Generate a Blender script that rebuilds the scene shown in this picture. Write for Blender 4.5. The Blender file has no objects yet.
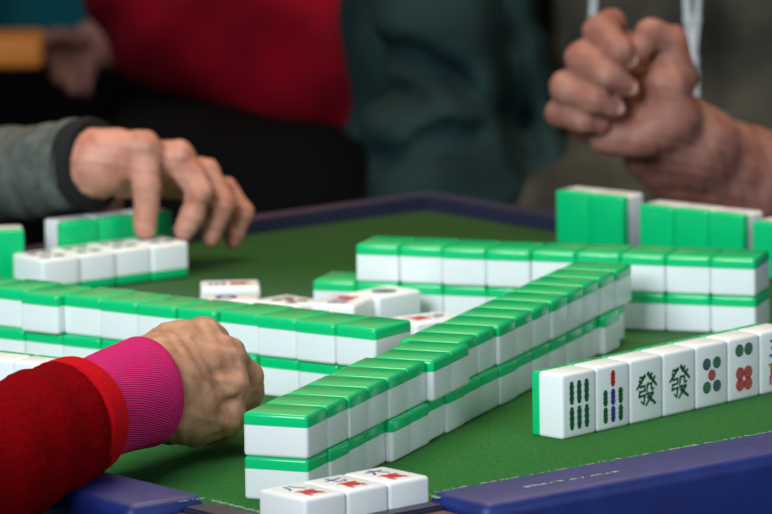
import bpy, bmesh, math, random
import numpy as np
from mathutils import Vector, Matrix
random.seed(4)
C = bpy.context.scene
COL = C.collection

# ------------------------------------------------------------------ camera
PF, PITCH, ROLL, CH = 5700.0, 0.1622, -0.0152, 0.6895      # table top is z = 0
cr, sr, cp, sp = math.cos(ROLL), math.sin(ROLL), math.cos(PITCH), math.sin(PITCH)
right = Vector((1, 0, 0)); up = Vector((0, sp, cp)); fwd = Vector((0, cp, -sp))
xc = cr * right + sr * up; yc = -sr * right + cr * up
cam = bpy.data.cameras.new('camera'); cam_o = bpy.data.objects.new('camera', cam); COL.objects.link(cam_o)
m = Matrix.Identity(4)
for i in range(3):
    m[i][0] = xc[i]; m[i][1] = yc[i]; m[i][2] = -fwd[i]
m[2][3] = CH
cam_o.matrix_world = m
cam.sensor_width = 36; cam.lens = PF / 772 * 36
cam.clip_start = 0.05; cam.clip_end = 60
cam.dof.use_dof = True; cam.dof.focus_distance = 3.46; cam.dof.aperture_fstop = 13
C.camera = cam_o

# ------------------------------------------------------------------ light
C.view_settings.view_transform = 'Standard'; C.view_settings.look = 'None'
C.view_settings.gamma = 1; C.view_settings.use_curve_mapping = False
C.view_settings.exposure = 0.0
wd = bpy.data.worlds.new('world'); C.world = wd; wd.use_nodes = True
wd.node_tree.nodes['Background'].inputs[0].default_value = (0.62, 0.8, 1.0, 1)
wd.node_tree.nodes['Background'].inputs[1].default_value = 0.2
def area(name, loc, target, size, power, col=(1, 1, 1)):
    l = bpy.data.lights.new(name, 'AREA'); l.shape = 'RECTANGLE'; l.size, l.size_y = size; l.energy = power; l.color = col
    o = bpy.data.objects.new(name, l); COL.objects.link(o); o.location = loc
    o.rotation_euler = (Vector(target) - Vector(loc)).to_track_quat('-Z', 'Y').to_euler()
    return o
area('daylight_opening', (-1.5, 1.0, 1.7), (-0.05, 3.7, 0), (1.7, 1.4), 150, (0.84, 0.95, 1.0))
area('overhead_lamp', (0.1, 4.3, 1.7), (0.0, 3.8, 0), (1.2, 1.2), 25, (1.0, 0.75, 0.46))
area('rear_window', (-.5, 7.6, 1.7), (0, 4.2, 0), (3.2, 1.8), 9, (1.0, 0.62, 0.26))
area('side_window', (1.9, 2.0, 1.1), (0.05, 3.7, 0), (1.2, 1.0), 14, (0.86, 0.95, 1.0))

# ------------------------------------------------------------------ helpers
def ray(u, v):
    a = u - 386; b = v - 257
    U = a * cr + b * sr; V = -a * sr + b * cr
    cx, cy = U / PF, -V / PF
    return Vector((cx, cp + cy * sp, -sp + cy * cp))
def W(u, v, z=0.0):                    # where the sight line of a photo point meets height z
    d = ray(u, v); t = (z - CH) / d.z
    return Vector((0, 0, CH)) + d * t
def at(u, v, y):                       # the same at distance y
    d = ray(u, v)
    return Vector((0, 0, CH)) + d * (y / d.y)
def lin(r, g, b):
    f = lambda c: ((c / 255 + 0.055) / 1.055) ** 2.4 if c > 10 else c / 255 / 12.92
    return (f(r), f(g), f(b), 1)
def mat(name, col, rough=0.5, spec=0.5, noise=None, bump=None, sss=0, coat=0, sheen=0, metal=0, sssr=(1, .4, .25), sssc=0.004):
    """noise=(scale, other colour, contrast lo, hi); bump=(scale, strength, distance)"""
    M = bpy.data.materials.new(name); M.use_nodes = True
    nt = M.node_tree; b = nt.nodes['Principled BSDF']
    b.inputs['Base Color'].default_value = col
    b.inputs['Roughness'].default_value = rough
    b.inputs['Specular IOR Level'].default_value = spec
    b.inputs['Metallic'].default_value = metal
    b.inputs['Coat Weight'].default_value = coat; b.inputs['Coat Roughness'].default_value = 0.15
    b.inputs['Sheen Weight'].default_value = sheen
    if sss:
        b.inputs['Subsurface Weight'].default_value = sss
        b.inputs['Subsurface Radius'].default_value = sssr
        b.inputs['Subsurface Scale'].default_value = sssc
    tc = nt.nodes.new('ShaderNodeTexCoord')
    if noise:
        n = nt.nodes.new('ShaderNodeTexNoise'); n.inputs['Scale'].default_value = noise[0]; n.inputs['Detail'].default_value = 5
        r = nt.nodes.new('ShaderNodeValToRGB')
        r.color_ramp.elements[0].position = noise[2]; r.color_ramp.elements[1].position = noise[3]
        r.color_ramp.elements[0].color = col; r.color_ramp.elements[1].color = noise[1]
        nt.links.new(tc.outputs['Object'], n.inputs['Vector']); nt.links.new(n.outputs['Fac'], r.inputs['Fac'])
        nt.links.new(r.outputs['Color'], b.inputs['Base Color'])
    if bump:
        n = nt.nodes.new('ShaderNodeTexNoise'); n.inputs['Scale'].default_value = bump[0]; n.inputs['Detail'].default_value = 6
        bp = nt.nodes.new('ShaderNodeBump'); bp.inputs['Strength'].default_value = bump[1]; bp.inputs['Distance'].default_value = bump[2]
        nt.links.new(tc.outputs['Object'], n.inputs['Vector']); nt.links.new(n.outputs['Fac'], bp.inputs['Height'])
        nt.links.new(bp.outputs['Normal'], b.inputs['Normal'])
    return M

MAT = {}
MAT['white'] = mat('tile_white', lin(234, 236, 236), 0.28, 0.45, sss=0.25, sssr=(1, 1, 1), sssc=0.003)
MAT['green'] = mat('tile_green', lin(4, 190, 114), 0.2, 0.5, bump=(260, 0.06, 0.001))
MAT['ink_green'] = mat('ink_green', lin(8, 84, 48), 0.4)
MAT['ink_red'] = mat('ink_red', lin(190, 18, 34), 0.4)
MAT['ink_blue'] = mat('ink_blue', lin(38, 40, 140), 0.4)
MAT['ink_navy'] = mat('ink_navy', lin(30, 50, 72), 0.4)
MAT['ink_pale'] = mat('ink_pale', lin(120, 150, 135), 0.4)
MAT['felt'] = mat('green_felt', lin(54, 110, 50), 0.95, 0.05, noise=(420, lin(42, 92, 44), 0.35, 0.7), bump=(900, 0.45, 0.001), sheen=0.05)
MAT['vinyl'] = mat('blue_vinyl', lin(10, 36, 108), 0.45, 0.45, noise=(60, lin(8, 28, 92), 0.4, 0.7), bump=(1500, 0.35, 0.0006))
MAT['dark_vinyl'] = mat('dark_vinyl', lin(38, 38, 62), 0.4, 0.5, bump=(900, 0.3, 0.0005))
MAT['wood'] = mat('brown_wood', lin(128, 82, 60), 0.35, 0.5, noise=(90, lin(84, 50, 38), 0.35, 0.65))
MAT['fray'] = mat('frayed_thread', lin(150, 165, 150), 0.9, 0.1)
MAT['metal'] = mat('dark_metal', lin(40, 40, 44), 0.4, metal=0.8)
MAT['skin'] = mat('skin', lin(200, 142, 122), 0.5, 0.35, noise=(55, lin(176, 112, 92), 0.4, 0.7), bump=(420, 0.3, 0.001), sss=0.12)
MAT['skin_old'] = mat('aged_skin', lin(188, 138, 110), 0.52, 0.3, noise=(75, lin(156, 104, 80), 0.42, 0.68), bump=(260, 0.3, 0.0012), sss=0.1)
MAT['skin_dim'] = mat('ruddy_skin', lin(160, 112, 98), 0.5, 0.3, noise=(45, lin(134, 80, 68), 0.35, 0.7), bump=(300, 0.4, 0.0014), sss=0.1)
MAT['nail'] = mat('finger_nail', lin(190, 140, 126), 0.35, 0.5)
MAT['red_fleece'] = mat('red_fleece', lin(128, 2, 10), 0.98, 0.03, noise=(300, lin(116, 1, 8), 0.4, 0.6), bump=(500, 0.5, 0.0015))
MAT['red_trim'] = mat('red_trim', lin(190, 6, 20), 0.9, 0.1, bump=(700, 0.6, 0.001))
MAT['grey_cloth'] = mat('grey_cloth', lin(92, 96, 90), 0.95, 0.1, noise=(90, lin(76, 80, 76), 0.4, 0.6), bump=(400, 0.5, 0.002))
MAT['dark_cuff'] = mat('dark_knit_cuff', lin(36, 36, 36), 0.95, 0.1)
MAT['coat_red'] = mat('red_coat_cloth', lin(156, 2, 30), 0.8, 0.1, noise=(4, lin(96, 1, 16), 0.4, 0.6))
MAT['black'] = mat('black_cloth', lin(12, 12, 14), 0.95, 0.05)
MAT['teal'] = mat('dark_green_cloth', lin(30, 50, 50), 0.85, 0.1, noise=(9, lin(18, 36, 38), 0.4, 0.65))
MAT['olive'] = mat('olive_grey_cloth', lin(66, 64, 56), 0.95, 0.1, noise=(12, lin(42, 42, 38), 0.4, 0.65))
MAT['cord'] = mat('white_cord', lin(200, 205, 210), 0.8, 0.2)
MAT['banner'] = mat('teal_banner', lin(16, 84, 92), 0.8, 0.1)
MAT['orange'] = mat('orange_plastic', lin(230, 140, 60), 0.5, 0.3)
MAT['floor'] = mat('dark_floor', lin(34, 32, 34), 0.8, 0.2, noise=(5, lin(24, 22, 24), 0.4, 0.6))
MAT['wall'] = mat('dark_wall', lin(30, 20, 22), 0.9, 0.1)

def knit(name, col, dark, n):
    M = mat(name, col, 0.9, 0.1); nt = M.node_tree; b = nt.nodes['Principled BSDF']
    uv = nt.nodes.new('ShaderNodeUVMap'); mp = nt.nodes.new('ShaderNodeMapping'); mp.inputs['Scale'].default_value = (n, 26, 1)
    nt.links.new(uv.outputs['UV'], mp.inputs['Vector'])
    w = nt.nodes.new('ShaderNodeTexWave'); w.wave_type = 'BANDS'; w.bands_direction = 'X'; w.inputs['Scale'].default_value = 0.314
    w.inputs['Distortion'].default_value = 0.6; w.inputs['Detail'].default_value = 1
    nt.links.new(mp.outputs['Vector'], w.inputs['Vector'])
    r = nt.nodes.new('ShaderNodeValToRGB'); r.color_ramp.elements[0].color = dark; r.color_ramp.elements[1].color = col
    nt.links.new(w.outputs['Fac'], r.inputs['Fac']); nt.links.new(r.outputs['Color'], b.inputs['Base Color'])
    bp = nt.nodes.new('ShaderNodeBump'); bp.inputs['Strength'].default_value = 0.8; bp.inputs['Distance'].default_value = 0.0012
    nt.links.new(w.outputs['Fac'], bp.inputs['Height']); nt.links.new(bp.outputs['Normal'], b.inputs['Normal'])
    return M
MAT['pink_knit'] = knit('pink_rib_knit', lin(240, 56, 134), lin(218, 34, 112), 130)

def setp(o, label=None, cat=None, group=None, kind=None):
    if label: o['label'] = label
    if cat: o['category'] = cat
    if group: o['group'] = group
    if kind: o['kind'] = kind
    return o
def link(name, me, mats, parent=None, smooth=True):
    o = bpy.data.objects.new(name, me); COL.objects.link(o)
    if not isinstance(mats, (list, tuple)): mats = [mats]
    if len(me.materials) == 0:
        for x in mats: me.materials.append(x)
        if smooth:
            for p in me.polygons: p.use_smooth = True
    if parent: o.parent = parent
    return o
def empty(name, loc, rz=0, label=None, cat=None, group=None):
    o = bpy.data.objects.new(name, None); COL.objects.link(o); o.location = loc; o.rotation_euler = (0, 0, rz)
    o.empty_display_size = 0.02
    return setp(o, label, cat, group)
def bm_mesh(bm, name='m'):
    me = bpy.data.meshes.new(name); bm.normal_update(); bm.to_mesh(me); bm.free(); return me
def rbox(lo, hi, bev, seg=3):
    bm = bmesh.new(); bmesh.ops.create_cube(bm, size=1)
    for v in bm.verts:
        for i in range(3): v.co[i] = lo[i] + (v.co[i] + 0.5) * (hi[i] - lo[i])
    if bev > 0: bmesh.ops.bevel(bm, geom=bm.edges[:], offset=bev, segments=seg, profile=0.5, affect='EDGES')
    return bm
def box(name, lo, hi, bev, mt, parent=None, M=None, seg=3):
    bm = rbox(lo, hi, bev, seg)
    if M is not None: bm.transform(M)
    me = bm_mesh(bm, name); o = link(name, me, mt, parent)
    return o

# ------------------------------------------------------------------ surfaces grown from blended limbs
def sd_cone(P, a, b, ra, rb):
    a = np.array(a, dtype=np.float32); b = np.array(b, dtype=np.float32); d = b - a
    t = np.clip(((P - a) @ d) / max(float(d @ d), 1e-9), 0, 1)
    q = P - a - t[..., None] * d
    return np.sqrt((q * q).sum(-1)) - (ra + (rb - ra) * t)
def smin(x, y, k):
    h = np.clip(0.5 + 0.5 * (y - x) / k, 0, 1)
    return y + (x - y) * h - k * h * (1 - h)
def surfnet(fn, lo, hi, h):
    ax = [np.arange(lo[i] - 2 * h, hi[i] + 2 * h, h, dtype=np.float32) for i in range(3)]
    G = np.stack(np.meshgrid(*ax, indexing='ij'), -1)
    D = fn(G)
    n = np.array(D.shape) - 1
    acc = np.zeros(tuple(n) + (3,), np.float32); cnt = np.zeros(tuple(n), np.float32)
    for axis in range(3):
        o1, o2 = [i for i in range(3) if i != axis]
        for s1 in (0, 1):
            for s2 in (0, 1):
                sl0 = [None] * 3; sl1 = [None] * 3
                sl0[axis] = slice(0, n[axis]); sl1[axis] = slice(1, n[axis] + 1)
                for o_, s_ in ((o1, s1), (o2, s2)):
                    sl0[o_] = slice(s_, n[o_] + s_); sl1[o_] = slice(s_, n[o_] + s_)
                A = D[tuple(sl0)]; B = D[tuple(sl1)]
                cr_ = (A < 0) != (B < 0)
                t = np.where(cr_, A / np.where(cr_, A - B, 1), 0)
                off = np.zeros(tuple(n) + (3,), np.float32)
                off[..., axis] = t; off[..., o1] = s1; off[..., o2] = s2
                acc += off * cr_[..., None]; cnt += cr_
    mask = cnt > 0
    idx = -np.ones(tuple(n), np.int64); idx[mask] = np.arange(mask.sum())
    cells = np.argwhere(mask)
    V = (cells + acc[mask] / cnt[mask][:, None]) * h + np.array([a[0] for a in ax])
    F = []
    for axis in range(3):
        o1, o2 = (axis + 1) % 3, (axis + 2) % 3
        sA = [slice(1, n[i]) for i in range(3)]; sB = list(sA)
        sA[axis] = slice(0, n[axis]); sB[axis] = slice(1, n[axis] + 1)
        A = D[tuple(sA)] < 0; B = D[tuple(sB)] < 0
        e = np.argwhere(A != B)
        inside = A[A != B]
        base = e.copy()
        for i in range(3):
            if i != axis: base[:, i] += 1
        def cell(d1, d2):
            c = base.copy(); c[:, o1] -= d1; c[:, o2] -= d2
            return idx[c[:, 0], c[:, 1], c[:, 2]]
        q = np.stack([cell(1, 1), cell(0, 1), cell(0, 0), cell(1, 0)], -1)
        q[~inside] = q[~inside][:, ::-1]
        F.append(q)
    return V, np.concatenate(F)
def limb_mesh(name, chains, h, k=0.006, disp=None, extra_k=None):
    """chains: list of (k, [(point, radius), ...]); every chain blends with what came before using its k"""
    pts = [np.array(p) for _, c in chains for p, r in c]; rs = [r for _, c in chains for p, r in c]
    lo = np.min([p - r for p, r in zip(pts, rs)], 0) - 0.006; hi = np.max([p + r for p, r in zip(pts, rs)], 0) + 0.006
    def fn(P):
        D = None
        for kk, c in chains:
            d = None
            for (a, ra), (b, rb) in zip(c[:-1], c[1:]):
                q = sd_cone(P, a, b, ra, rb)
                d = q if d is None else smin(d, q, 0.003)
            if d is None: d = sd_cone(P, c[0][0], c[0][0], c[0][1], c[0][1])
            D = d if D is None else smin(D, d, kk)
        if disp is not None: D = D + disp(P)
        return D
    V, F = surfnet(fn, lo, hi, h)
    me = bpy.data.meshes.new(name); me.from_pydata([tuple(v) for v in V.tolist()], [], F.tolist()); me.update()
    return me
def wave(P, dirs):
    d = 0
    for (x, y, z), f, a, ph in dirs:
        s = (P[..., 0] * x + P[..., 1] * y + P[..., 2] * z)
        d = d + a * np.sin(s * f + ph + 1.7 * np.sin(s * f * 0.37 + P[..., 2] * f * 0.3))
    return d.astype(np.float32)
def tube(name, secs, mt, parent, nseg=72, sub=8, disp=None, close=True):
    """secs: (centre, half height, half depth); elliptical sections about the path, capped at both ends"""
    cs = [Vector(s[0]) for s in secs]
    def cat(a, b, c, d, t): return 0.5 * ((2 * b) + (c - a) * t + (2 * a - 5 * b + 4 * c - d) * t * t + (3 * b - a - 3 * c + d) * t ** 3)
    P = []; n = len(secs)
    for i in range(n - 1):
        i0, i3 = max(i - 1, 0), min(i + 2, n - 1)
        for j in range(sub):
            t = j / sub
            P.append((cat(cs[i0], cs[i], cs[i + 1], cs[i3], t), secs[i][1] * (1 - t) + secs[i + 1][1] * t, secs[i][2] * (1 - t) + secs[i + 1][2] * t))
    P.append((cs[-1], secs[-1][1], secs[-1][2]))
    bm = bmesh.new(); uvl = bm.loops.layers.uv.new('UVMap'); rings = []
    L = 0
    for i, (c, a, b) in enumerate(P):
        T = (P[min(i + 1, len(P) - 1)][0] - P[max(i - 1, 0)][0]).normalized()
        S = T.cross(Vector((0, 0, 1))).normalized(); U = S.cross(T).normalized()
        ring = []
        for k in range(nseg):
            th = 2 * math.pi * k / nseg
            v = c + U * math.cos(th) * a + S * math.sin(th) * b
            if disp:
                nrm = (U * math.cos(th) + S * math.sin(th)); v = v + nrm * disp(v, th, i / (len(P) - 1))
            ring.append(bm.verts.new(v))
        rings.append(ring)
    for i in range(len(rings) - 1):
        for k in range(nseg):
            k2 = (k + 1) % nseg
            f = bm.faces.new((rings[i][k], rings[i][k2], rings[i + 1][k2], rings[i + 1][k]))
            for lp, uvv in zip(f.loops, ((k, i), (k + 1, i), (k + 1, i + 1), (k, i + 1))):
                lp[uvl].uv = (uvv[0] / nseg - .22 * uvv[1] / len(rings), uvv[1] / len(rings))
    for ring in ((rings[0], rings[-1]) if close else ()):
        bm.faces.new(ring)
    bmesh.ops.recalc_face_normals(bm, faces=bm.faces[:])
    me = bm_mesh(bm, name)
    return link(name, me, mt, parent)

# ------------------------------------------------------------------ room
def struct(o): o['kind'] = 'structure'; return o
FZ = -0.74
struct(box('floor', (-3.5, -1.0, FZ - 0.1), (3.5, 9.0, FZ), 0, MAT['floor']))
struct(box('wall_back', (-3.5, 8.4, FZ), (3.5, 8.5, 2.6), 0, MAT['wall']))

# ------------------------------------------------------------------ table
TH = math.radians(38.9)
ed = Vector((math.cos(TH), math.sin(TH), 0)); nd = Vector((-math.sin(TH), math.cos(TH), 0))
RIM, PADH = 0.058, 0.016
pr = W(600, 459, PADH)                                   # inner line of the near right pad
pl = W(160, 481, PADH)                                   # inner line of the near left pad
# corner of the felt: origin + s*ed and origin + t*nd
s0 = (pl - pr).dot(ed); FC = pr + ed * s0; FC.z = 0
SX, SY = 0.842, 0.905                                  # felt size along the two directions
def TM():
    mm = Matrix.Identity(4)
    for i in range(3):
        mm[i][0] = ed[i]; mm[i][1] = nd[i]
    mm.translation = FC
    return mm
tm = TM()
table = bpy.data.objects.new('mahjong_table', None); COL.objects.link(table)
table.matrix_world = Matrix.Translation(Vector((0, 0, FZ))) @ Matrix.Translation(Vector((FC.x, FC.y, 0))) @ Matrix.Rotation(TH, 4, 'Z')
setp(table, 'square mahjong table with green felt top and blue padded vinyl edges', 'table')
def tb(name, lo, hi, bev, mt, seg=3):                     # in table axes, z = 0 at the felt
    bm = rbox(lo, hi, bev, seg); bm.transform(Matrix.Translation((0, 0, -FZ)))
    return link(name, bm_mesh(bm, name), mt, table)
tb('felt_top', (0.0, 0.0, -0.012), (SX, SY, 0.0), 0.0, MAT['felt'])
tb('table_frame', (-0.03, -0.03, -0.075), (SX + 0.03, SY + 0.03, -0.0125), 0.004, MAT['dark_vinyl'])
c0 = (W(436, 487, PADH) - FC).dot(ed) - .012; c1 = (W(200, 492, PADH) - FC).dot(nd) - .007
CO = 0.13
def pad(name, lo, hi):
    return tb(name, lo, hi, 0.0085, MAT['vinyl'], 4)
pad('padded_edge', (c0, -RIM, -0.085), (SX - .196, -0.0005, PADH))
pad('padded_edge', (-RIM, c1, -0.085), (-0.0005, SY - .196, PADH))
pad('padded_edge', (.196, SY + 0.0005, -0.085), (SX - .42, SY + RIM, PADH))
pad('padded_edge', (SX + 0.0005, .196, -0.085), (SX + RIM, SY - .196, PADH))
# corner pieces: dark vinyl ledge with a brown wooden edge
def corner(ox, oy, sx, sy, la, lb, wood=.0835):
    bm = bmesh.new()
    pl2 = [(-RIM * .36, -RIM * .36), (la, -RIM * .36), (la, 0), (0, 0), (0, lb), (-RIM * .36, lb)]
    vs = [bm.verts.new((x, y, -0.03)) for x, y in pl2]; f = bm.faces.new(vs)
    r = bmesh.ops.extrude_face_region(bm, geom=[f])
    bmesh.ops.translate(bm, vec=(0, 0, 0.041), verts=[v for v in r['geom'] if isinstance(v, bmesh.types.BMVert)])
    bmesh.ops.recalc_face_normals(bm, faces=bm.faces[:])
    bmesh.ops.bevel(bm, geom=bm.edges[:], offset=0.0015, segments=2, affect='EDGES')
    bm.transform(Matrix.Translation((ox, oy, -FZ)) @ Matrix.Diagonal((sx, sy, 1, 1)))
    if sx * sy < 0: bmesh.ops.reverse_faces(bm, faces=bm.faces[:])
    a = link('corner_ledge', bm_mesh(bm), MAT['dark_vinyl'], table, smooth=False)
    bm = bmesh.new()
    q = RIM * .95; i_ = RIM * .36 + .001
    pl2 = [(-q, -q), (la - .002, -q), (la - .002, -i_), (-i_, -i_), (-i_, lb - .002), (-q, lb - .002)]
    vs = [bm.verts.new((x, y, -0.075)) for x, y in pl2]; f = bm.faces.new(vs)
    r = bmesh.ops.extrude_face_region(bm, geom=[f])
    bmesh.ops.translate(bm, vec=(0, 0, wood), verts=[v for v in r['geom'] if isinstance(v, bmesh.types.BMVert)])
    bmesh.ops.recalc_face_normals(bm, faces=bm.faces[:])
    bmesh.ops.bevel(bm, geom=bm.edges[:], offset=0.002, segments=2, affect='EDGES')
    bm.transform(Matrix.Translation((ox, oy, -FZ)) @ Matrix.Diagonal((sx, sy, 1, 1)))
    if sx * sy < 0: bmesh.ops.reverse_faces(bm, faces=bm.faces[:])
    link('wooden_corner', bm_mesh(bm), MAT['wood'], table, smooth=False)
corner(0, 0, 1, 1, c0 - .001, c1 - .001)
corner(SX, 0, -1, 1, .195, .195, .07); corner(0, SY, 1, -1, .195, .195, .07); corner(SX, SY, -1, -1, .419, .195, .07)
# frayed stitching along the inner line of the two near edges
def fray(name, seglist):
    bm = bmesh.new(); rnd = random.Random(7)
    for (x0, y0, x1, y1, z, n) in seglist:
        for i in range(n):
            t = rnd.random(); x = x0 + (x1 - x0) * t; y = y0 + (y1 - y0) * t
            a = rnd.uniform(0, math.pi); l = rnd.uniform(.0006, .0022); w = .00022
            dx, dy = math.cos(a) * l, math.sin(a) * l; zz = z + rnd.uniform(0, .0006)
            px, py = -math.sin(a) * w, math.cos(a) * w
            x += rnd.uniform(-.0005, .0005); y += rnd.uniform(-.0005, .0005)
            for lay in (0, w * 2):
                pass
            b = [bm.verts.new((x - dx + sx_ * px, y - dy + sx_ * py, zz + q)) for sx_, q in ((-1, 0), (1, 0), (1, .0005), (-1, .0005))]
            c = [bm.verts.new((x + dx + sx_ * px, y + dy + sx_ * py, zz + q)) for sx_, q in ((-1, 0), (1, 0), (1, .0005), (-1, .0005))]
            for k in range(4): bm.faces.new((b[k], b[(k + 1) % 4], c[(k + 1) % 4], c[k]))
            bm.faces.new(b[::-1]); bm.faces.new(c)
    bm.transform(Matrix.Translation((0, 0, -FZ)))
    o = link(name, bm_mesh(bm), MAT['fray'], table); o['label'] = 'pale frayed threads along the seam of the felt'; o['kind'] = 'stuff'
fray('frayed_seam', [(c0, -.0035, .5, -.0035, .0143, 170), (0.001, 0.0, 0.001, c1, .0112, 90), (0, 0.001, c0 * .3, .001, .0112, 20),
                     (-.02, c1 + .003, -.002, c1 + .001, PADH - .003, 10), (c0 + .001, -.014, c0 + .001, -.001, PADH - .003, 22), (c0 + .05, -.033, c0 + .12, -.036, PADH - .0004, 40)])
for a in (0.10, SX - 0.10):
    for b in (0.10, SY - 0.10):
        bm = bmesh.new(); bmesh.ops.create_cone(bm, cap_ends=True, segments=20, radius1=0.018, radius2=0.022, depth=0.655)
        bm.transform(Matrix.Translation((a, b, 0.3285))); link('leg', bm_mesh(bm), MAT['metal'], table)

# ------------------------------------------------------------------ tiles
TL, TW, TT, TG = 0.0415, 0.03195, 0.0265, 0.0074       # length, width, thickness, green share
def tile_parts():
    def cut(keep_low):
        bm = rbox((-TW / 2, -TL / 2, 0), (TW / 2, TL / 2, TT), 0.0024, 4)
        r = bmesh.ops.bisect_plane(bm, geom=bm.verts[:] + bm.edges[:] + bm.faces[:], plane_co=(0, 0, TG), plane_no=(0, 0, 1 if keep_low else -1), clear_outer=True)
        bmesh.ops.holes_fill(bm, edges=[e for e in bm.edges if e.is_boundary])
        return bm
    return cut(False), cut(True)
POSE = {'up': Matrix.Identity(4),
        'down': Matrix.Translation((0, 0, TT)) @ Matrix.Rotation(math.pi, 4, 'Y'),
        'stand': Matrix.Translation((0, TT / 2, TL / 2)) @ Matrix.Rotation(math.pi / 2, 4, 'X')}
PROTO = {}
for pose, M in POSE.items():
    w, g = tile_parts(); w.transform(M); g.transform(M)
    res = []
    for nm, bmx, mt in (('white_body', w, MAT['white']), ('green_back', g, MAT['green'])):
        me = bm_mesh(bmx, nm); me.materials.append(mt)
        for p in me.polygons: p.use_smooth = True
        me.set_sharp_from_angle(angle=math.radians(50))
        res.append(me)
    PROTO[pose] = res
def tile(pose, x, y, z, rz, label, group=None, marks=None):
    t = empty('mahjong_tile', (x, y, z), rz, label, 'mahjong tile', group)
    for nm, me in zip(('white_body', 'green_back'), PROTO[pose]):
        o = bpy.data.objects.new(nm, me); COL.objects.link(o); o.parent = t
    if marks:
        for nm, me in marks_mesh(marks, pose):
            o = bpy.data.objects.new(nm, me); COL.objects.link(o); o.parent = t
    return t
_cache = {}
def glyph(ch, size, w=1.0):
    cu = bpy.data.curves.new('glyph', 'FONT'); cu.body = ch; cu.size = 1; cu.align_x = 'CENTER'; cu.align_y = 'CENTER'; cu.offset = 0.022; cu.resolution_u = 3
    cu.extrude = 0.01
    o = bpy.data.objects.new('glyph', cu); COL.objects.link(o)
    dg = bpy.context.evaluated_depsgraph_get(); me = bpy.data.meshes.new_from_object(o.evaluated_get(dg))
    bpy.data.objects.remove(o)
    bm = bmesh.new(); bm.from_mesh(me); bpy.data.meshes.remove(me)
    xs = [v.co.x for v in bm.verts]; ys = [v.co.y for v in bm.verts]
    cx, cy = (min(xs) + max(xs)) / 2, (min(ys) + max(ys)) / 2; sc = size / max(max(ys) - min(ys), max(xs) - min(xs))
    for v in bm.verts: v.co = Vector(((v.co.x - cx) * sc * w, (v.co.y - cy) * sc, v.co.z * 0.012))
    return bm
def disc(r, n=20, z=0.00012):
    bm = bmesh.new(); bmesh.ops.create_cone(bm, cap_ends=True, segments=n, radius1=r, radius2=r, depth=z * 2); return bm
def stick(w, h):
    bm = bmesh.new(); vs = []; n = 28
    for i in range(n + 1):
        t = -1 + 2 * i / n; y = t * h / 2
        r = w / 2 * (0.78 + 0.30 * math.cos(t * math.pi * 2) ** 2) * math.sqrt(max(0, 1 - abs(t) ** 8)) + 1e-5
        vs.append((r, y))
    pts = vs + [(-x, y) for x, y in reversed(vs)]
    f = bm.faces.new([bm.verts.new((x, y, -.0001)) for x, y in pts])
    r = bmesh.ops.extrude_face_region(bm, geom=[f]); bmesh.ops.translate(bm, vec=(0, 0, .0002), verts=[v for v in r['geom'] if isinstance(v, bmesh.types.BMVert)])
    return bm
def marks_mesh(marks, pose):
    """marks: list of (part name, material, [(bmesh maker, x, y, height)])"""
    out = []
    for nm, mt, items in marks:
        big = bmesh.new()
        for mk, x, y, dz in items:
            b = mk(); b.transform(Matrix.Translation((x, y, TT + dz)))
            me = bpy.data.meshes.new('t'); b.to_mesh(me); b.free(); big.from_mesh(me); bpy.data.meshes.remove(me)
        big.transform(POSE[pose]); me = bm_mesh(big, nm); me.materials.append(MAT[mt]); out.append((nm, me))
    return out
mm = 0.001
def wan(num):
    return [('red_character', 'ink_red', [(lambda: glyph('萬', 15 * mm), 0, -7.5 * mm, 0)]), ('blue_numeral', 'ink_blue', [(lambda: glyph(num, 13 * mm), 0, 9 * mm, 0)])]
def dots(spec):
    by = {}
    for c, x, y, r in spec:
        by.setdefault(c, []).append((lambda r=r: disc(r), x, y, 0.0))
    out = [('dot_' + c.split('_')[1], c, it) for c, it in by.items()]
    out.append(('dot_ring', 'ink_pale', [(lambda r=r: ring_bm(r * .62, r * .5), x, y, .00003) for c, x, y, r in spec] + [(lambda r=r: disc(r * .16), x, y, .00003) for c, x, y, r in spec]))
    return out
def ring_bm(ro, ri, n=20):
    bm = bmesh.new(); z = .00012
    V = [[bm.verts.new((r * math.cos(6.28318 * k / n), r * math.sin(6.28318 * k / n), zz)) for k in range(n)] for r, zz in ((ri, -z), (ro, -z), (ro, z), (ri, z))]
    for a in range(4):
        for k in range(n): bm.faces.new((V[a][k], V[a][(k + 1) % n], V[(a + 1) % 4][(k + 1) % n], V[(a + 1) % 4][k]))
    return bm
SW, SH = 4.2 * mm, 15 * mm
bam6 = [('green_bamboo', 'ink_green', [(lambda: stick(SW, SH), x * mm, y * mm, 0) for x in (-7, 0, 7) for y in (8, -8.2)])]
SH2 = 10.5 * mm
bam7 = [('red_bamboo', 'ink_red', [(lambda: stick(SW, SH2), 0, 11.8 * mm, 0)]),
        ('blue_bamboo', 'ink_blue', [(lambda: stick(SW, SH2), 0, y * mm, 0) for y in (0, -11)]),
        ('green_bamboo', 'ink_green', [(lambda: stick(SW, SH2), x * mm, y * mm, 0) for x in (-7.2, 7.2) for y in (0, -11)])]
bam2 = [('green_bamboo', 'ink_green', [(lambda: stick(SW, SH), 0, y * mm, 0) for y in (8, -8.2)])]
navy4 = dots([('ink_navy', x * mm, y * mm, 4.4 * mm) for x in (-6, 6) for y in (-9, 9)])
fa = [('green_character', 'ink_green', [(lambda: glyph('發', 21.5 * mm, 0.96), 0, 0, 0)])]
dot5 = dots([('ink_navy', -5 * mm, 7.6 * mm, 3.9 * mm), ('ink_green', 5 * mm, 7.6 * mm, 3.9 * mm), ('ink_red', 0, 0, 3.7 * mm), ('ink_green', -5 * mm, -7.6 * mm, 3.9 * mm), ('ink_navy', 5 * mm, -7.6 * mm, 3.9 * mm)])
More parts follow.
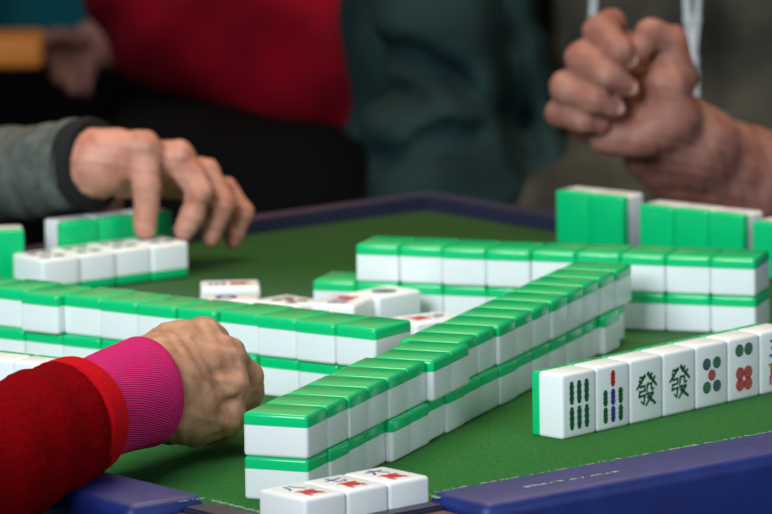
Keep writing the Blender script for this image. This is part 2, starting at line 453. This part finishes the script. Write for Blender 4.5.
dot6 = dots([('ink_green', -4.6 * mm, 12 * mm, 4.1 * mm), ('ink_green', 4.6 * mm, 12 * mm, 4.1 * mm), ('ink_red', -4 * mm, -3.2 * mm, 4.2 * mm), ('ink_red', 4 * mm, -3.2 * mm, 4.2 * mm), ('ink_red', -4 * mm, -10.6 * mm, 4.2 * mm), ('ink_red', 4 * mm, -10.6 * mm, 4.2 * mm)])

def fat():
    S_ = [((-6.5, 8), (-1.5, 8.3), 1.3), ((-1.3, 9), (-9.5, 1.2), 1.7), ((-7.2, 6.2), (-4.6, 4.2), 1.2), ((1.2, 10.2), (10, 1.6), 2.0), ((5.6, 9.6), (3, 6.4), 1.3), ((8.4, 7.2), (5.6, 4.6), 1.3),
          ((-6.6, 2.2), (-1.2, 2.6), 1.4), ((-1.6, 2.6), (-2, -.8), 1.4), ((-6.6, -1), (-1.4, -.5), 1.3), ((-6.4, -.6), (-7.4, -4), 1.4), ((-7.4, -4), (-1.4, -3.4), 1.3), ((-1.6, -3), (-2.6, -9), 1.5), ((-2.6, -9), (-5.4, -7), 1.2),
          ((1.2, 3.2), (.2, -1.6), 1.4), ((1, 3.2), (5, 3.4), 1.3), ((4.8, 3.4), (5, -.4), 1.4), ((5, -.4), (7.4, -.2), 1.3), ((.2, -3), (6.8, -2.6), 1.3), ((6.6, -2.6), (-.6, -10), 1.7), ((1.4, -4.4), (8.8, -9.8), 2.0)]
    bm = bmesh.new()
    for (x0, y0), (x1, y1), w in S_:
        b = rbox((0, -.5, -.5), (1, .5, .5), 0)
        d = Vector((x1 - x0, y1 - y0, 0)); L_ = d.length + .8
        for v in b.verts:
            tp = 1.0 if v.co.x < .5 else .62
            v.co = Vector((v.co.x * L_ - .4, v.co.y * w * tp * 1.4, v.co.z * .2))
        b.transform(Matrix.Translation((x0, y0, 0)) @ Matrix.Rotation(math.atan2(d.y, d.x), 4, 'Z'))
        me = bpy.data.meshes.new('t'); b.to_mesh(me); b.free(); bm.from_mesh(me); bpy.data.meshes.remove(me)
    bm.transform(Matrix.Diagonal((mm * .98, mm * 1.02, mm, 1)))
    return bm
navy4 = dots([('ink_navy', x * mm, y * mm, 4.4 * mm) for x in (-6, 6) for y in (-9, 9)])
fa = [('green_character', 'ink_green', [(fat, 0, 0, 0)])]
ORD = ['first', 'second', 'third', 'fourth', 'fifth', 'sixth', 'seventh', 'eighth', 'ninth', 'tenth', 'eleventh', 'twelfth', 'thirteenth', 'fourteenth', 'fifteenth', 'sixteenth', 'seventeenth', 'eighteenth', 'nineteenth']
PW = 0.0321
def wall_row(O, ang, n, z, flip, label, group, jit, start=0):
    """O: near front bottom corner; tiles step along the row, length across it"""
    e = Vector((math.cos(ang), math.sin(ang), 0)); ac = Vector((-e.y, e.x, 0)); al = -e if flip else e
    rnd = random.Random(int(z * 1e4) + n * 7 + (3 if flip else 0))
    for i in range(start, n):
        j = jit.get(i, 0) + rnd.uniform(-.0005, .0005)
        p = O + al * (PW * (i + .5)) + ac * (TL / 2 - j)
        tile('down', p.x, p.y, z, ang + rnd.uniform(-.006, .006), label.format(ORD[i]), group)
# long diagonal wall
D0 = Vector((-.0482, 3.3113, 0)); DA = 1.1885
wall_row(D0, DA, 18, 0.0, False, 'green-backed tile in the bottom layer of the long diagonal wall, {} from its near end', 'bottom layer of the long diagonal tile wall', {0: 0, 1: .0012, 2: -.001, 3: -.0012, 4: .0028, 5: .0022, 7: .0015, 10: .0010, 16: .0035, 17: -.004})
wall_row(D0, DA, 18, TT, False, 'green-backed tile in the top layer of the long diagonal wall, {} from its near end', 'top layer of the long diagonal tile wall', {0: 0, 1: -.0003, 2: .001, 3: .0008, 4: .0005, 5: .0008, 6: .0052, 7: .0045, 8: -.0018, 9: -.0018, 10: 0, 13: .0012, 14: .0005, 17: .001})
# back right wall
H0 = Vector((.2533, 3.8574, 0)); HA = -.3122
wall_row(H0, HA, 10, 0.0, True, 'green-backed tile in the bottom layer of the back right wall, {} from its right end', 'bottom layer of the back right tile wall', {})
wall_row(H0, HA, 9, TT, True, 'green-backed tile in the top layer of the back right wall, {} from its right end', 'top layer of the back right tile wall', {5: .002, 6: .0015, 7: -.001, 8: -.001})
# left wall
L0 = Vector((-.0074, 3.6036, 0)); LA = -.6131
wall_row(L0, LA, 11, 0.0, True, 'green-backed tile in the bottom layer of the left wall, {} from its right end', 'bottom layer of the left tile wall', {i: -.003 for i in range(3)})
wall_row(L0, LA, 11, TT, True, 'green-backed tile in the top layer of the left wall, {} from its right end', 'top layer of the left tile wall', {0: .0, 1: 0, 2: -.001, 3: -.0035, 4: 0, 5: .001, 6: 0, 7: -.002, 8: .004, 9: -.003})
# standing hand on the right
R0 = Vector((.1085, 3.4934, 0)); RA = .8107
e = Vector((math.cos(RA), math.sin(RA), 0)); nn = Vector((-e.y, e.x, 0))
Rspec = [('six bamboo', bam6, 'upright white tile with six green bamboo sticks, left end of the right hand row'),
         ('', bam7, 'upright white tile with one red, two blue and four green bamboo sticks'),
         ('', fa, 'upright tile with green character, left of the two, beside the bamboo tiles'),
         ('', fa, 'upright tile with green character, right of the two, beside the five-dot tile'),
         ('', dot5, 'upright white tile with five dots, the middle one red'),
         ('', dot6, 'upright white tile with two green dots over four red dots'),
         ('', wan('三'), 'upright tile cut by the right edge of the photo, beyond the six-dot tile'),
         ]
for i, (_, mk, lb) in enumerate(Rspec):
    p = R0 + e * (PW * (i + .5)) + nn * (TT / 2)
    tile('stand', p.x, p.y, 0, RA + random.uniform(-.004, .004), lb, 'upright tiles in the near right hand', mk)
# upright hand at the lower left, mostly behind the red sleeve
eL = Vector((math.cos(LA), math.sin(LA), 0)); nL = Vector((-eL.y, eL.x, 0))
q0 = W(118, 363, TL); q0.z = 0
for i in range(5):
    p = q0 - eL * (PW * (i + .5)) - nL * (TT / 2)
    lb = ['upright white tile at the right end of the row behind the red sleeve', 'upright white tile second from the right end behind the red sleeve',
          'upright white tile with a green bamboo mark above the red sleeve', 'upright tile left of the green bamboo tile, at the left photo edge', 'upright tile outermost left behind the red sleeve'][i]
    if i < 4: tile('stand', p.x, p.y, 0, LA, lb, 'upright tiles behind the red sleeve', bam2 if i >= 2 else None)
# three face-up tiles at the near corner
Me = W(430, 475.5, TT); Me.z = 0; MA = RA - .09
e = Vector((math.cos(MA), math.sin(MA), 0)); nn = Vector((-e.y, e.x, 0))
for i, (num, lb) in enumerate((('六', 'face-up tile with blue and red characters, rightmost of the three at the near corner'),
                             ('七', 'face-up tile with blue and red characters, middle of the three at the near corner'),
                             ('八', 'face-up tile with blue and red characters, leftmost of the three at the near corner'))):
    p = Me - e * (PW * (i + .5)) + nn * (TL / 2)
    tile('up', p.x, p.y, 0.0, MA, lb, 'three face-up tiles at the near corner', wan(num))
# discards in the middle
def disc_tile(u, v, rz, lb, mk):
    p = W(u, v, TT); tile('up', p.x, p.y, 0, rz, lb, 'face-up discards in the middle', mk)
disc_tile(230, 283.5, math.pi / 2 + .05, 'face-up discard with a red mark, the farther of the pair beside the left wall', wan('五'))
disc_tile(229, 297, math.pi / 2 - .02, 'face-up discard with a blue mark, the nearer of the pair beside the left wall', [('blue_dot', 'ink_blue', [(lambda: ring_bm(8 * mm, 4 * mm), 0, 2 * mm, 0)])])
disc_tile(290, 300, .75, 'face-up discard with a dark mark, leftmost of the middle cluster', dot5)
disc_tile(343, 299.5, math.pi - .35, 'face-up discard with red and blue marks, centre of the middle cluster', wan('四'))
disc_tile(384, 291, -.80, 'tall-looking face-up discard with a dark mark before the back right wall', [('dark_dot', 'ink_navy', [(lambda: disc(9 * mm), 0, 0, 0)])])
disc_tile(427, 317, -math.pi / 2 + .62, 'face-up discard with a red mark beside the right end of the left wall', wan('九'))

# left back player: four face-up tiles, three upright ones behind them, and the neighbour's row
MB = W(189.5, 277, 0); BA = math.radians(35)
e = Vector((math.cos(BA), math.sin(BA), 0)); nn = Vector((-e.y, e.x, 0))
for i in range(4):
    p = MB - e * (PW * (i + .5)) + nn * (TL / 2 + [0, .001, -.001, -.003][i])
    tile('up', p.x, p.y, 0, BA, 'face-up tile in the row under the far hand, {} from its right end'.format(ORD[i]), 'face-up row under the far left hand', navy4)
SB = W(62, 223, TL); SB.z = 0; SA = math.radians(34)
e = Vector((math.cos(SA), math.sin(SA), 0)); nn = Vector((-e.y, e.x, 0))
for i in range(3):
    p = SB + e * (PW * (i + .5)) + nn * (TT / 2)
    tile('stand', p.x, p.y, 0, SA + math.pi, ['upright green-backed tile, left end of the row held by the far hand', 'upright green-backed tile behind the index finger of the far hand', 'upright green-backed tile, right end of the row held by the far hand'][i], 'upright row held by the far left hand')
SB = W(22, 230, TL); SB.z = 0
for i in range(2):
    p = SB - Vector((math.cos(.12), math.sin(.12), 0)) * (PW * (i + .5)) + Vector((0, TT / 2, 0))
    tile('stand', p.x, p.y, 0, .12 + math.pi, ['upright green-backed tile cut by the left photo edge', 'upright green-backed tile beyond the left photo edge'][i])
# far right row
def back_row(u, v, n, ang, lbs):
    P = W(u, v, TL); P.z = 0
    e = Vector((math.cos(ang), math.sin(ang), 0)); nn = Vector((-e.y, e.x, 0))
    for i in range(n):
        p = P + e * (PW * (i + .5)) + nn * (TT / 2)
        tile('stand', p.x, p.y, 0, ang + math.pi + random.uniform(-.01, .01), lbs[i], 'upright row behind the back right wall')
GA = math.radians(-40)
back_row(555, 190, 2, GA, ['upright green-backed tile, left end of the far right row under the fist', 'upright green-backed tile left of the gap in the far right row'])
back_row(638, 204, 3, GA, ['upright green-backed tile right of the gap in the far right row', 'upright green-backed tile in the middle of the far right row', 'upright green-backed tile with white side showing, near the right edge'])
back_row(751, 221, 2, GA, ['upright green-backed tile cut by the right photo edge, far right row', 'upright green-backed tile just outside the right photo edge'])

# ------------------------------------------------------------------ people
def ap(u, v, y, r): return (tuple(at(u, v, y)), r * mm)
def person(loc, label): return empty('person', loc, 0, label, 'person')
def part(name, me, mt, par):
    o = link(name, me, mt); o.parent = par
    o.matrix_parent_inverse = Matrix.Translation(-Vector(par.location))
    return o
def ptube(name, secs, mt, par, **k):
    o = tube(name, secs, mt, None, **k); o.parent = par; o.matrix_parent_inverse = Matrix.Translation(-Vector(par.location)); return o

def grooves(lines, ys=1.0):
    """creases: (points, depth, width)"""
    def f(P):
        D = 0; sc_ = np.array([1, ys, 1], np.float32); P = P * sc_
        for pts, dep, wid in lines:
            pts = [np.array(p) * sc_ for p in pts]
            m_ = None
            for a, b in zip(pts[:-1], pts[1:]):
                q = sd_cone(P, a, b, 0, 0); m_ = q if m_ is None else np.minimum(m_, q)
            D = D + dep * np.exp(-(m_ / wid) ** 2)
        return D
    return f
# --- near left player: red sleeve, pink cuff, hand on the felt
p1 = person((-.55, 2.95, FZ), 'person reaching in from the near left in a red fleece sleeve with pink cuff')
sk = lambda P: wave(P, [((1, .3, .2), 520, .0003, 0), ((.2, .4, 1), 400, .0003, 1)])
hand_a = [
    (.006, [ap(95, 402, 3.37, 24), ap(150, 384, 3.42, 25), ap(178, 372, 3.445, 24)]),
    (.012, [ap(150, 370, 3.43, 20), ap(176, 350, 3.45, 17), ap(203, 335, 3.462, 11)]),
    (.012, [ap(158, 385, 3.42, 22), ap(195, 368, 3.44, 17), ap(226, 356, 3.45, 12)]),
    (.012, [ap(165, 400, 3.42, 22), ap(200, 392, 3.435, 17), ap(230, 384, 3.44, 11.5)]),
    (.012, [ap(172, 412, 3.42, 18), ap(196, 418, 3.435, 17.5), ap(225, 417, 3.44, 12.5)]),
    (.012, [ap(185, 380, 3.47, 20), ap(205, 395, 3.475, 22), ap(200, 420, 3.47, 14)]),
    (.004, [ap(203, 335, 3.462, 11), ap(214, 340, 3.51, 9.5), ap(216, 372, 3.525, 8.5), ap(218, 392, 3.515, 7.5)]),
    (.003, [ap(226, 356, 3.45, 11.5), ap(245, 378, 3.468, 10.8), ap(247.5, 391, 3.476, 10.3), ap(244, 402, 3.49, 9.8), ap(222, 418, 3.505, 7.5)]),
    (.004, [ap(230, 385, 3.44, 11), ap(234, 404, 3.475, 9.5), ap(218, 424, 3.495, 7.8)]),
    (.004, [ap(225, 414, 3.44, 11), ap(222, 428, 3.465, 9.5), ap(200, 432, 3.475, 8)]),
    (.004, [ap(170, 355, 3.46, 14), ap(190, 350, 3.50, 11), ap(208, 375, 3.54, 9), ap(212, 395, 3.54, 8)]),
    (.003, [ap(223, 352, 3.441, 3), ap(229, 357, 3.439, 3)]),
    (.003, [ap(229, 381, 3.430, 3.5), ap(233, 388, 3.430, 3.5)]),
    (.003, [ap(222, 412, 3.430, 3.5), ap(226, 416, 3.430, 3)]),
    (.006, [ap(170, 378, 3.405, 3), ap(205, 365, 3.430, 3.2), ap(224, 358, 3.44, 3)]),
    (.006, [ap(175, 395, 3.405, 3), ap(205, 390, 3.426, 3), ap(228, 386, 3.432, 3)]),
]
G = lambda *p: [tuple(at(*q)) for q in p]
gr_a = grooves([(G((212, 352, 3.425), (222, 366, 3.425), (236, 372, 3.432)), .0022, .0028), (G((200, 376, 3.42), (228, 372, 3.428)), .0020, .003),
                (G((198, 403, 3.418), (216, 402, 3.425), (234, 400, 3.43)), .0022, .003), (G((196, 340, 3.432), (212, 350, 3.436)), .0016, .0025),
                (G((214, 388, 3.42), (222, 394, 3.42)), .0016, .0022), (G((186, 356, 3.42), (192, 364, 3.42)), .0014, .002), (G((190, 430, 3.42), (222, 434, 3.43)), .0012, .003)])
part('hand', limb_mesh('hand', hand_a, .0015, disp=lambda P: sk(P) + gr_a(P)), MAT['skin_old'], p1)
def jag(a): return lambda v, th, t: a * (math.sin(th * 3 + t * 9) + .6 * math.sin(th * 7 - t * 14) + .5 * math.sin(t * 22 + th))
cu = [ap(22, 441, 3.31, 0)[0], ap(80, 416, 3.352, 0)[0], ap(115, 401, 3.383, 0)[0], ap(143, 392, 3.406, 0)[0], ap(149, 390, 3.411, 0)[0]]
ptube('knit_cuff', [(cu[0], .031, .028), (cu[1], .031, .028), (cu[2], .0325, .028), (cu[3], .0345, .029), (cu[4], .031, .026)], MAT['pink_knit'], p1, nseg=96)
sl = [ap(-340, 600, 2.95, 0)[0], ap(-180, 535, 3.10, 0)[0], ap(-90, 495, 3.20, 0)[0], ap(-20, 466, 3.255, 0)[0], ap(30, 441, 3.295, 0)[0], ap(66, 423, 3.328, 0)[0]]
ptube('sleeve', [(sl[0], .062, .06), (sl[1], .055, .052), (sl[2], .048, .045), (sl[3], .0440, .042), (sl[4], .0400, .038), (sl[5], .0362, .0345)], MAT['red_fleece'], p1, nseg=120, sub=14,
      disp=lambda v, th, t: .0012 * math.sin(th * 2 + t * 9) + .0010 * math.sin(t * 40 + th * 2) + random.uniform(-.0004, .0004))
tr = [ap(64, 422, 3.325, 0)[0], ap(71, 419, 3.332, 0)[0], ap(79, 415.5, 3.339, 0)[0], ap(82, 414, 3.342, 0)[0]]
ptube('sleeve_trim', [(tr[0], .0366, .0350), (tr[1], .0372, .0355), (tr[2], .0366, .035), (tr[3], .033, .031)], MAT['red_trim'], p1)
j1 = limb_mesh('jacket', [(.03, [(tuple(sl[0]), .065), ((-.62, 2.75, .02), .075), ((-.60, 2.72, .33), .085)]), (.05, [((-.45, 2.62, .33), .10), ((-.40, 2.62, -.2), .16)])], .012)
part('jacket', j1, MAT['red_fleece'], p1)

# --- far left player: grey sleeve and hand lifting tiles
p2 = person((-.62, 4.3, FZ), 'person at the far left in a grey sleeve whose hand lifts a row of tiles')
def tip(u, v, y, r): return ap(u, v, y, r)
hand_b = [
    (.01, [ap(50, 169, 4.205, 22), ap(88, 166, 4.18, 23), ap(105, 163, 4.172, 22)]),
    (.012, [ap(95, 158, 4.172, 20), ap(120, 152, 4.167, 16), ap(143, 147, 4.164, 12.5)]),
    (.012, [ap(100, 162, 4.182, 20), ap(140, 160, 4.182, 16), ap(179, 157, 4.177, 12)]),
    (.010, [ap(110, 170, 4.192, 18), ap(160, 172, 4.197, 14), ap(205, 173, 4.197, 10.5)]),
    (.010, [ap(120, 178, 4.202, 14), ap(170, 182, 4.212, 12), ap(225, 190, 4.217, 9)]),
    (.003, [ap(143, 147, 4.164, 12.2), ap(147, 188, 4.154, 10.2), ap(145, 228, 4.150, 8.4)]),
    (.003, [ap(179, 157, 4.177, 11.8), ap(199, 192, 4.167, 9.8), ap(193, 214, 4.167, 9), ap(184, 232, 4.167, 8)]),
    (.003, [ap(205, 173, 4.197, 10.5), ap(223, 205, 4.187, 9.2), ap(211, 236, 4.187, 7.6)]),
    (.003, [ap(225, 190, 4.217, 9), ap(243, 212, 4.212, 8.2), ap(233, 240, 4.210, 6.8)]),
    (.008, [ap(90, 165, 4.18, 20), ap(98, 186, 4.20, 14), ap(106, 205, 4.222, 12.5), ap(110, 226, 4.228, 10)]),
    (.003, [ap(142, 142, 4.156, 5), ap(146, 146, 4.155, 5)]), (.003, [ap(179, 152, 4.169, 5), ap(182, 156, 4.168, 5)]),
    (.003, [ap(197, 190, 4.161, 4.5), ap(200, 195, 4.161, 4.5)]),
]
sk2 = lambda P: wave(P, [((1, .3, .2), 420, .0004, 0), ((.2, .4, 1), 500, .0004, 1)])
part('hand', limb_mesh('hand', hand_b, .0018, disp=sk2), MAT['skin'], p2)
gs = [ap(-260, 225, 4.50, 0)[0], ap(-120, 200, 4.36, 0)[0], ap(0, 178, 4.245, 0)[0], ap(50, 170, 4.205, 0)[0], ap(86, 165, 4.18, 0)[0]]
ptube('sleeve', [(gs[0], .052, .05), (gs[1], .044, .042), (gs[2], .036, .036), (gs[3], .034, .033), (gs[4], .0335, .032)], MAT['grey_cloth'], p2, sub=10,
      disp=lambda v, th, t: .0015 * math.sin(th * 3 + t * 16) + .001 * math.sin(t * 50 + th))
dc = [ap(84, 165.5, 4.182, 0)[0], ap(91, 164, 4.177, 0)[0], ap(95, 164, 4.174, 0)[0]]
ptube('sleeve_cuff', [(dc[0], .0345, .034), (dc[1], .0350, .034), (dc[2], .032, .031)], MAT['dark_cuff'], p2)
part('jacket', limb_mesh('jacket', [(.03, [(tuple(gs[0]), .054), ((-.60, 4.42, .12), .07), ((-.66, 4.5, .36), .08)]), (.05, [((-.85, 4.55, .36), .11), ((-.85, 4.5, -.2), .16)])], .014), MAT['grey_cloth'], p2)

# --- right back player: olive top, cords, raised fist and bare forearm
p3 = person((.28, 5.1, FZ), 'person in an olive grey hooded top with white cords, raising a loose fist')
fy = 4.36
hand_c = [
    (.02, [ap(900, 235, 4.60, 50), ap(800, 207, 4.52, 47), ap(740, 180, 4.45, 40), ap(700, 150, 4.41, 33), ap(670, 128, 4.39, 28)]),
    (.03, [ap(742, 188, 4.455, 38), ap(690, 175, 4.43, 30), ap(650, 155, 4.41, 20)]),
    (.02, [ap(695, 145, 4.39, 25), ap(660, 118, 4.38, 24), ap(640, 95, 4.40, 23)]),
    (.015, [ap(655, 75, 4.395, 20), ap(612, 48, 4.41, 18), ap(600, 80, 4.41, 22), ap(590, 118, 4.40, 20)]),
    (.012, [ap(670, 120, 4.365, 18), ap(640, 138, 4.36, 16), ap(606, 137, 4.365, 14)]),
    (.012, [ap(672, 118, 4.36, 18), ap(668, 85, 4.36, 17), ap(668, 55, 4.375, 13)]),
    (.0022, [ap(612, 24, 4.40, 12), ap(601, 32, 4.365, 13.5), ap(618, 50, 4.345, 11.5), ap(628, 60, 4.35, 8.8)]),
    (.0022, [ap(592, 52, 4.41, 12), ap(583, 58, 4.36, 13.5), ap(608, 76, 4.338, 11.5), ap(628, 88, 4.345, 8.6)]),
    (.0022, [ap(575, 82, 4.41, 12), ap(567, 88, 4.36, 13), ap(595, 101, 4.34, 11), ap(615, 108, 4.345, 8.4)]),
    (.0022, [ap(566, 108, 4.41, 11), ap(561, 113, 4.37, 11.5), ap(585, 121, 4.345, 9.5), ap(600, 125, 4.35, 7.6)]),
    (.004, [ap(680, 80, 4.37, 14), ap(672, 42, 4.37, 12.5), ap(650, 33, 4.36, 11), ap(640, 50, 4.355, 9)]),
]
part('hand', limb_mesh('hand', hand_c, .0022, disp=sk2), MAT['skin_dim'], p3)
def nail(par, P, d, nrm, w, l):
    bm = bmesh.new(); bmesh.ops.create_uvsphere(bm, u_segments=16, v_segments=10, radius=1)
    d = d.normalized(); nrm = (nrm - d * nrm.dot(d)).normalized(); s = d.cross(nrm)
    M = Matrix.Identity(4)
    for i in range(3): M[i][0] = s[i] * w; M[i][1] = d[i] * l; M[i][2] = nrm[i] * .0016
    M.translation = P; bm.transform(M); part('finger_nail', bm_mesh(bm), MAT['nail'], par)
for (u, v, y) in ((631, 60, 4.3435), (631, 88, 4.339), (618, 108, 4.339)):
    nail(p3, at(u, v, y), Vector((.8, 0, -.5)), Vector((.25, -1, .1)), .0050, .0055)
cl = lambda a, f: (lambda P: wave(P, [((1, .2, .5), f, a, 0), ((.3, .5, 1), f * .8, a, 1), ((-.8, .2, .7), f * 1.7, a * .45, 2)]))
part('hooded_top', limb_mesh('top', [(.05, [ap(700, -560, 5.15, 120), ap(710, -150, 5.15, 150), ap(715, 130, 5.12, 160), ap(715, 330, 5.1, 165)]),
                                    (.05, [ap(800, -150, 5.15, 170), ap(815, 330, 5.1, 175)]),
                                    (.04, [ap(620, 190, 4.95, 70), ap(570, 250, 4.88, 75), ap(560, 330, 4.9, 70)]),
                                    (.04, [ap(920, -100, 5.05, 80), ap(990, 160, 4.85, 62), ap(930, 210, 4.68, 50)])], .009, disp=cl(.006, 42)), MAT['olive'], p3)
def cord(par, pts, r):
    me = limb_mesh('cord', [(.001, [ap(u, v, y, r) for u, v, y in pts])], .0016); return part('draw_cord', me, MAT['cord'], par)
cord(p3, [(684, -40, 4.92), (688, 20, 4.92), (694, 60, 4.92), (696, 108, 4.92)], 3.2)
cord(p3, [(700, -40, 4.925), (697, 20, 4.925), (694, 52, 4.92)], 2.6)
cord(p3, [(596, -40, 4.92), (594, -5, 4.92), (592, 30, 4.92)], 3.0)

# --- dark green jacket between
p4 = person((.02, 5.2, FZ), 'person in a dark green jacket, bent arm resting behind the far table corner')
part('jacket', limb_mesh('jacket', [(.05, [ap(500, -420, 5.5, 120), ap(490, -60, 5.5, 140), ap(480, 260, 5.45, 130)]),
                                   (.03, [ap(480, -220, 5.2, 80), ap(466, -40, 5.1, 76), ap(448, 90, 4.98, 74), ap(445, 150, 4.92, 76), ap(448, 215, 4.88, 80)]),
                                   (.03, [ap(500, 60, 5.05, 50), ap(500, 190, 4.95, 70)])], .008,
                        disp=(lambda c_, g_: (lambda P: c_(P) + g_(P)))(cl(.004, 50), grooves([
        (G((362, 62, 4.95), (410, 58, 4.92), (450, 76, 4.92), (490, 108, 4.95), (530, 150, 4.97)), .030, .013),
        (G((355, 100, 4.94), (385, 102, 4.91), (415, 96, 4.91)), .032, .011), (G((420, 134, 4.88), (450, 128, 4.87), (480, 132, 4.88)), .02, .009),
        (G((385, 164, 4.85), (430, 152, 4.84), (480, 150, 4.85)), .02, .010), (G((500, -20, 5.0), (510, 60, 5.0), (525, 120, 4.98)), .025, .014)], .1))), MAT['teal'], p4)
part('trousers', limb_mesh('trousers', [(.04, [ap(480, 300, 5.2, 100), ap(400, 420, 4.9, 85), ap(400, 800, 4.95, 60)])], .014), MAT['black'], p4)

# --- red coat far behind
p5 = person((-.13, 5.9, FZ), 'blurred person in a red coat and black trousers sitting behind the table')
part('coat', limb_mesh('coat', [(.05, [ap(300, -500, 5.95, 130), ap(300, -120, 5.9, 180), ap(300, -20, 5.9, 178)]),
                               (.08, [ap(340, -260, 5.8, 85), ap(380, -40, 5.7, 85), ap(350, 45, 5.6, 92)]), (.10, [ap(190, 25, 5.65, 82), ap(350, 45, 5.6, 96)]),
                               (.08, [ap(185, -260, 5.8, 80), ap(190, -40, 5.75, 76), ap(182, 15, 5.6, 74)])], .012, disp=cl(.008, 30)), MAT['coat_red'], p5)
part('trousers', limb_mesh('trousers', [(.06, [ap(200, 210, 5.75, 130), ap(170, 235, 5.35, 105), ap(170, 700, 5.4, 70)]), (.06, [ap(300, 225, 5.75, 130), ap(320, 235, 5.35, 95), ap(330, 700, 5.4, 70)])], .014), MAT['black'], p5)

# --- far top left: bystander's hand with an orange bowl, black clothes, teal banner
p6 = person((-.5, 6.6, FZ), 'blurred bystander in black at the top left, bare hand beside an orange tray')
ph = [(.01, [ap(150, 40, 6.45, 30), ap(95, 45, 6.4, 28)]), (.01, [ap(92, 48, 6.4, 24), ap(75, 60, 6.38, 20)]),
      (.004, [ap(60, 42, 6.37, 11), ap(46, 50, 6.33, 10), ap(44, 62, 6.31, 8)]), (.004, [ap(66, 55, 6.37, 11), ap(56, 66, 6.33, 10), ap(60, 78, 6.31, 8)]),
      (.004, [ap(78, 62, 6.37, 11), ap(70, 76, 6.33, 10), ap(74, 88, 6.31, 8)]), (.004, [ap(90, 62, 6.38, 11), ap(86, 76, 6.35, 9), ap(84, 92, 6.33, 7)]), (.004, [ap(80, 40, 6.36, 11), ap(58, 36, 6.33, 9), ap(48, 38, 6.31, 8)])]
part('hand', limb_mesh('hand', ph, .004), MAT['skin_dim'], p6)
part('clothes', limb_mesh('clothes', [(.05, [ap(-60, 130, 6.6, 100), ap(40, 190, 6.5, 110), ap(80, 800, 6.5, 90)]), (.05, [ap(-160, 100, 6.7, 130), ap(-140, -500, 6.7, 130)])], .02), MAT['black'], p6)
a = at(-20, 50, 6.3)
tray = box('orange_tray', (-.125, -.05, -.016), (.055, .05, .016), .006, MAT['orange']); tray.location = at(-5, 49, 6.3)
setp(tray, 'blurred orange tray at the left photo edge under the teal banner', 'tray')
bn = empty('banner', at(20, -40, 6.9), 0, 'blurred teal banner hanging in the top left corner', 'banner')
box('cloth', (-.33, -.006, -.33), (.0, .006, .30), .004, MAT['banner'], bn).location = (at(107, 30, 6.9) - at(20, -40, 6.9)) + Vector((0, 0, .33))
